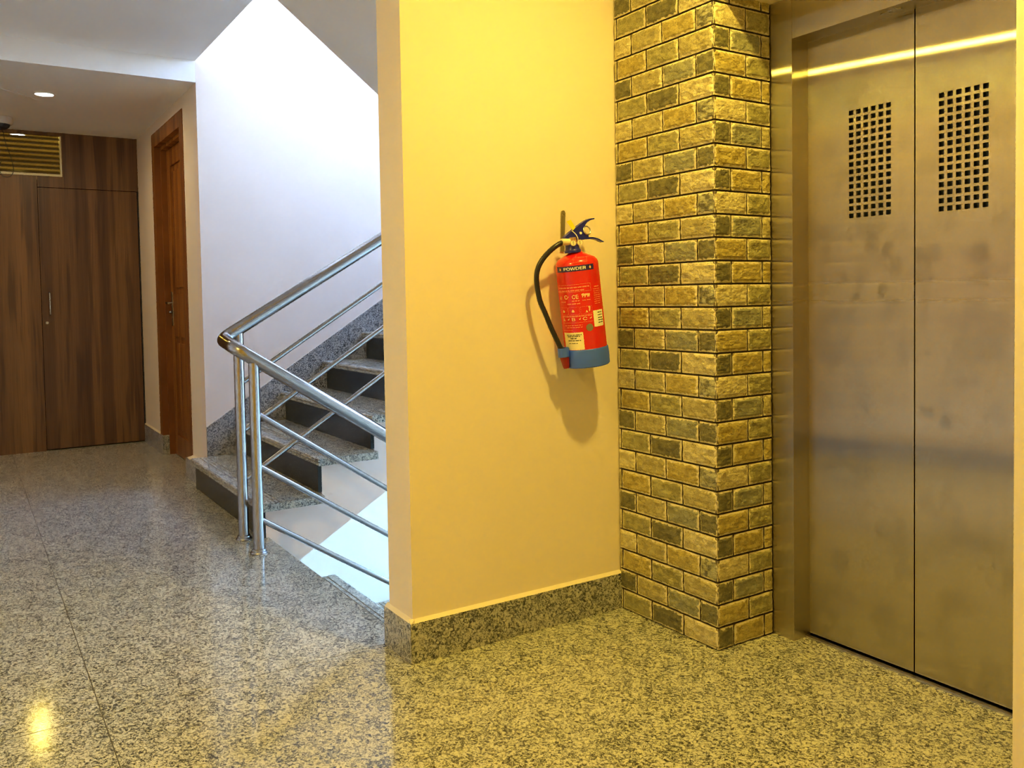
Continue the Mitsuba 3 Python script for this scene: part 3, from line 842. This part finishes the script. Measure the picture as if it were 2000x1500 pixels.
def text(s, dc, v, h, wide=1.0, bold=True):
    m = meshkit.text_mesh(s, h, 0.0003, bold)
    w = m.bounds[1][0] - m.bounds[0][0]
    m.apply_translation((-(m.bounds[0][0] + w / 2), 0, 0))
    m.vertices[:, 0] *= wide
    m.apply_translation((arc(dc), v, 0))
    return m


YV = lambda y: 0.392 - (y - 497) / 563.0       # photo row on the cylinder's front line -> height on the axis
bk = pr('title_band', patch(-66, 47, YV(529.5), YV(519.0)), 'print_navy', 0, 'navy band reading POWDER')
tm = text('POWDER', -8, YV(529.0) + 0.0035, 0.0100, 1.35)
m = bend(tm, RB + 0.0009); m.apply_transform(ROT); add(bk + '__lettering', m, 'print_white')
fl = sg.Point(0, 0).buffer(0.0038, quad_segs=5).union(sg.Polygon([(-0.0030, 0.001), (0.0030, 0.001), (0.0, 0.0075)]))
for d, mt in ((-51, 'print_peach'), (35, 'print_peach')):
    m = poly_extrude(fl, 0.0003); m.apply_translation((arc(d), (YV(529.5) + YV(519)) / 2 - 0.001, 0))
    m = bend(m, RB + 0.0009); m.apply_transform(ROT); add(nk(bk + '__flame_mark'), m, mt)


def frame_(d0, d1, v0, v1, t=0.0011):
    td = math.degrees(t / RB)
    return [patch(d0, d1, v0, v0 + t), patch(d0, d1, v1 - t, v1), patch(d0, d0 + td, v0, v1, n=1), patch(d1 - td, d1, v0, v1, n=1)]


def words(d0, d1, v, h, seed, gap=2.0):
    """a line of print too small to read"""
    r = random.Random(seed); d = d0; out = []
    while d < d1 - 2:
        w = r.uniform(5, 13); e = min(d + w, d1)
        out.append(patch(d, e, v, v + h, n=3)); d = e + gap
    return out


pr('small_sticker', frame_(-9, 28, YV(513.5), YV(503.5), 0.0008), 'print_pink')
pk = frame_(-72, 31, YV(569), YV(554.5))
pk += words(-70, 28, YV(561.5), 0.0046, 1) + words(-70, 12, YV(567.3), 0.0046, 2)
pk += words(-62, -42, YV(588), 0.003, 3) + words(-24, -3, YV(587.3), 0.0042, 4) + words(4, 26, YV(587), 0.003, 5)
pk += words(-38, 1, YV(592.8), 0.0042, 6)
pk += frame_(-66, -40, YV(612.5), YV(598), 0.0007) + frame_(-38, -6, YV(612.5), YV(598), 0.0007) + frame_(-3, 28, YV(612.5), YV(598), 0.0007)
pk += words(-64, 26, YV(617), 0.005, 7, 1.2) + [patch(-62, 28, YV(628.2), YV(627.6))] + words(-56, -2, YV(634), 0.003, 8) + words(-50, -2, YV(638), 0.003, 9) + [patch(-66, -30, YV(643), YV(642.3))]
pk += words(42, 60, YV(564), 0.004, 10)
for j, yy in enumerate(range(568, 600, 4)): pk += words(38, 62, YV(yy), 0.002, 20 + j)
pr('instruction_print', pk, 'print_pink', 0, 'small pinkish instruction print')
ic = [text('CE', -14, YV(582), 0.0130, 1.05), text('A', -58, YV(624.4), 0.0105, 1.2), text('B', -25, YV(624.4), 0.0105, 1.6), text('C', 6, YV(624.4), 0.0105, 1.6)]
ck = sg.LineString([(0.0062 * math.cos(t), 0.0062 * math.sin(t)) for t in np.linspace(0.6, 5.2, 18)] + [(0.003, -0.0045), (0.0105, 0.0015)]).buffer(0.0013)
m = poly_extrude(ck, 0.0003); m.apply_translation((arc(-41), YV(578), 0)); ic.append(m)
ic += [text('02', -62, YV(582), 0.010, 0.7)]
lion = sg.Polygon([(-0.0150, 0.0035), (-0.0125, 0.0068), (-0.008, 0.0072), (-0.003, 0.0058), (0.004, 0.0060), (0.0105, 0.0050), (0.0150, 0.0052), (0.0160, 0.0020), (0.0142, -0.0005), (0.0140, -0.0068), (0.0110, -0.0068), (0.0105, -0.0015), (0.0085, -0.0068), (0.0058, -0.0068), (0.0062, -0.0005), (0.0010, -0.0012), (-0.0018, -0.0068), (-0.0050, -0.0068), (-0.0045, -0.0010), (-0.0080, -0.0015), (-0.0105, -0.0068), (-0.0130, -0.0068), (-0.0115, 0.0), (-0.0145, 0.0005)])
m = poly_extrude(lion, 0.0003); m.apply_translation((arc(14), YV(577), 0)); ic.append(m)
for d, w in ((-40, 4), (-7, 4), (22, 4)):
    m = poly_extrude(sg.Polygon([(-0.004, -0.003), (0.001, -0.003), (0.004, 0.004), (0.001, 0.003), (-0.001, 0.0), (-0.003, 0.001)]), 0.0003); m.apply_translation((arc(d), YV(621), 0)); ic.append(m)
for q in (sg.Polygon([(0.0, 0.012), (0.009, 0.011), (0.008, 0.002), (0.0055, -0.006), (0.0025, -0.006), (0.003, 0.004)]), sg.Polygon([(-0.010, -0.009), (-0.001, -0.009), (-0.005, 0.0)])):
    m = poly_extrude(q, 0.0003); m.apply_translation((arc(17), YV(605), 0)); ic.append(m)
for d in (-55, -24):
    m = poly_extrude(sg.Polygon([(-0.004, -0.005), (0.004, -0.005), (0.005, 0.0), (0.0, 0.005), (-0.005, 0.0)]), 0.0003); m.apply_translation((arc(d), YV(605), 0)); ic.append(m)
for q in ic: pr('symbol', q, 'print_peach')
sk = pr('white_label', patch(30, 66, YV(640), YV(608.5)), 'sticker_white', 0.0001, 'white label with small print')
m = bend(cat_(*(words(44, 63, YV(614), .003, 41) + words(44, 63, YV(619), .003, 42) + words(44, 63, YV(624.5), .003, 43) + words(44, 63, YV(629), .003, 44) + words(44, 63, YV(633.5), .003, 45))), RB + 0.0009); m.apply_transform(ROT); add(sk + '__lettering', m, 'print_black')
sk = pr('yellow_label', patch(-64, -3, YV(681), YV(647)), 'sticker_yellow', 0.0001, 'yellowish paper service label')
m = bend(cat_(*(words(-52, -8, YV(652.5), .0028, 51) + words(-50, -12, YV(655.5), .0028, 52) + words(-40, -22, YV(659.5), .0036, 53) + words(-48, -10, YV(663.5), .0028, 54) + words(-46, -20, YV(668.5), .002, 55))), RB + 0.0009); m.apply_transform(ROT); add(sk + '__lettering', m, 'print_black')
gd = poly_extrude(sg.Point(0, 0).buffer(0.0125), 0.0004); gd.apply_translation((arc(16), YV(639.5), 0))
pr('gold_seal', gd, 'zinc', 0.0001, 'round metallic seal sticker')
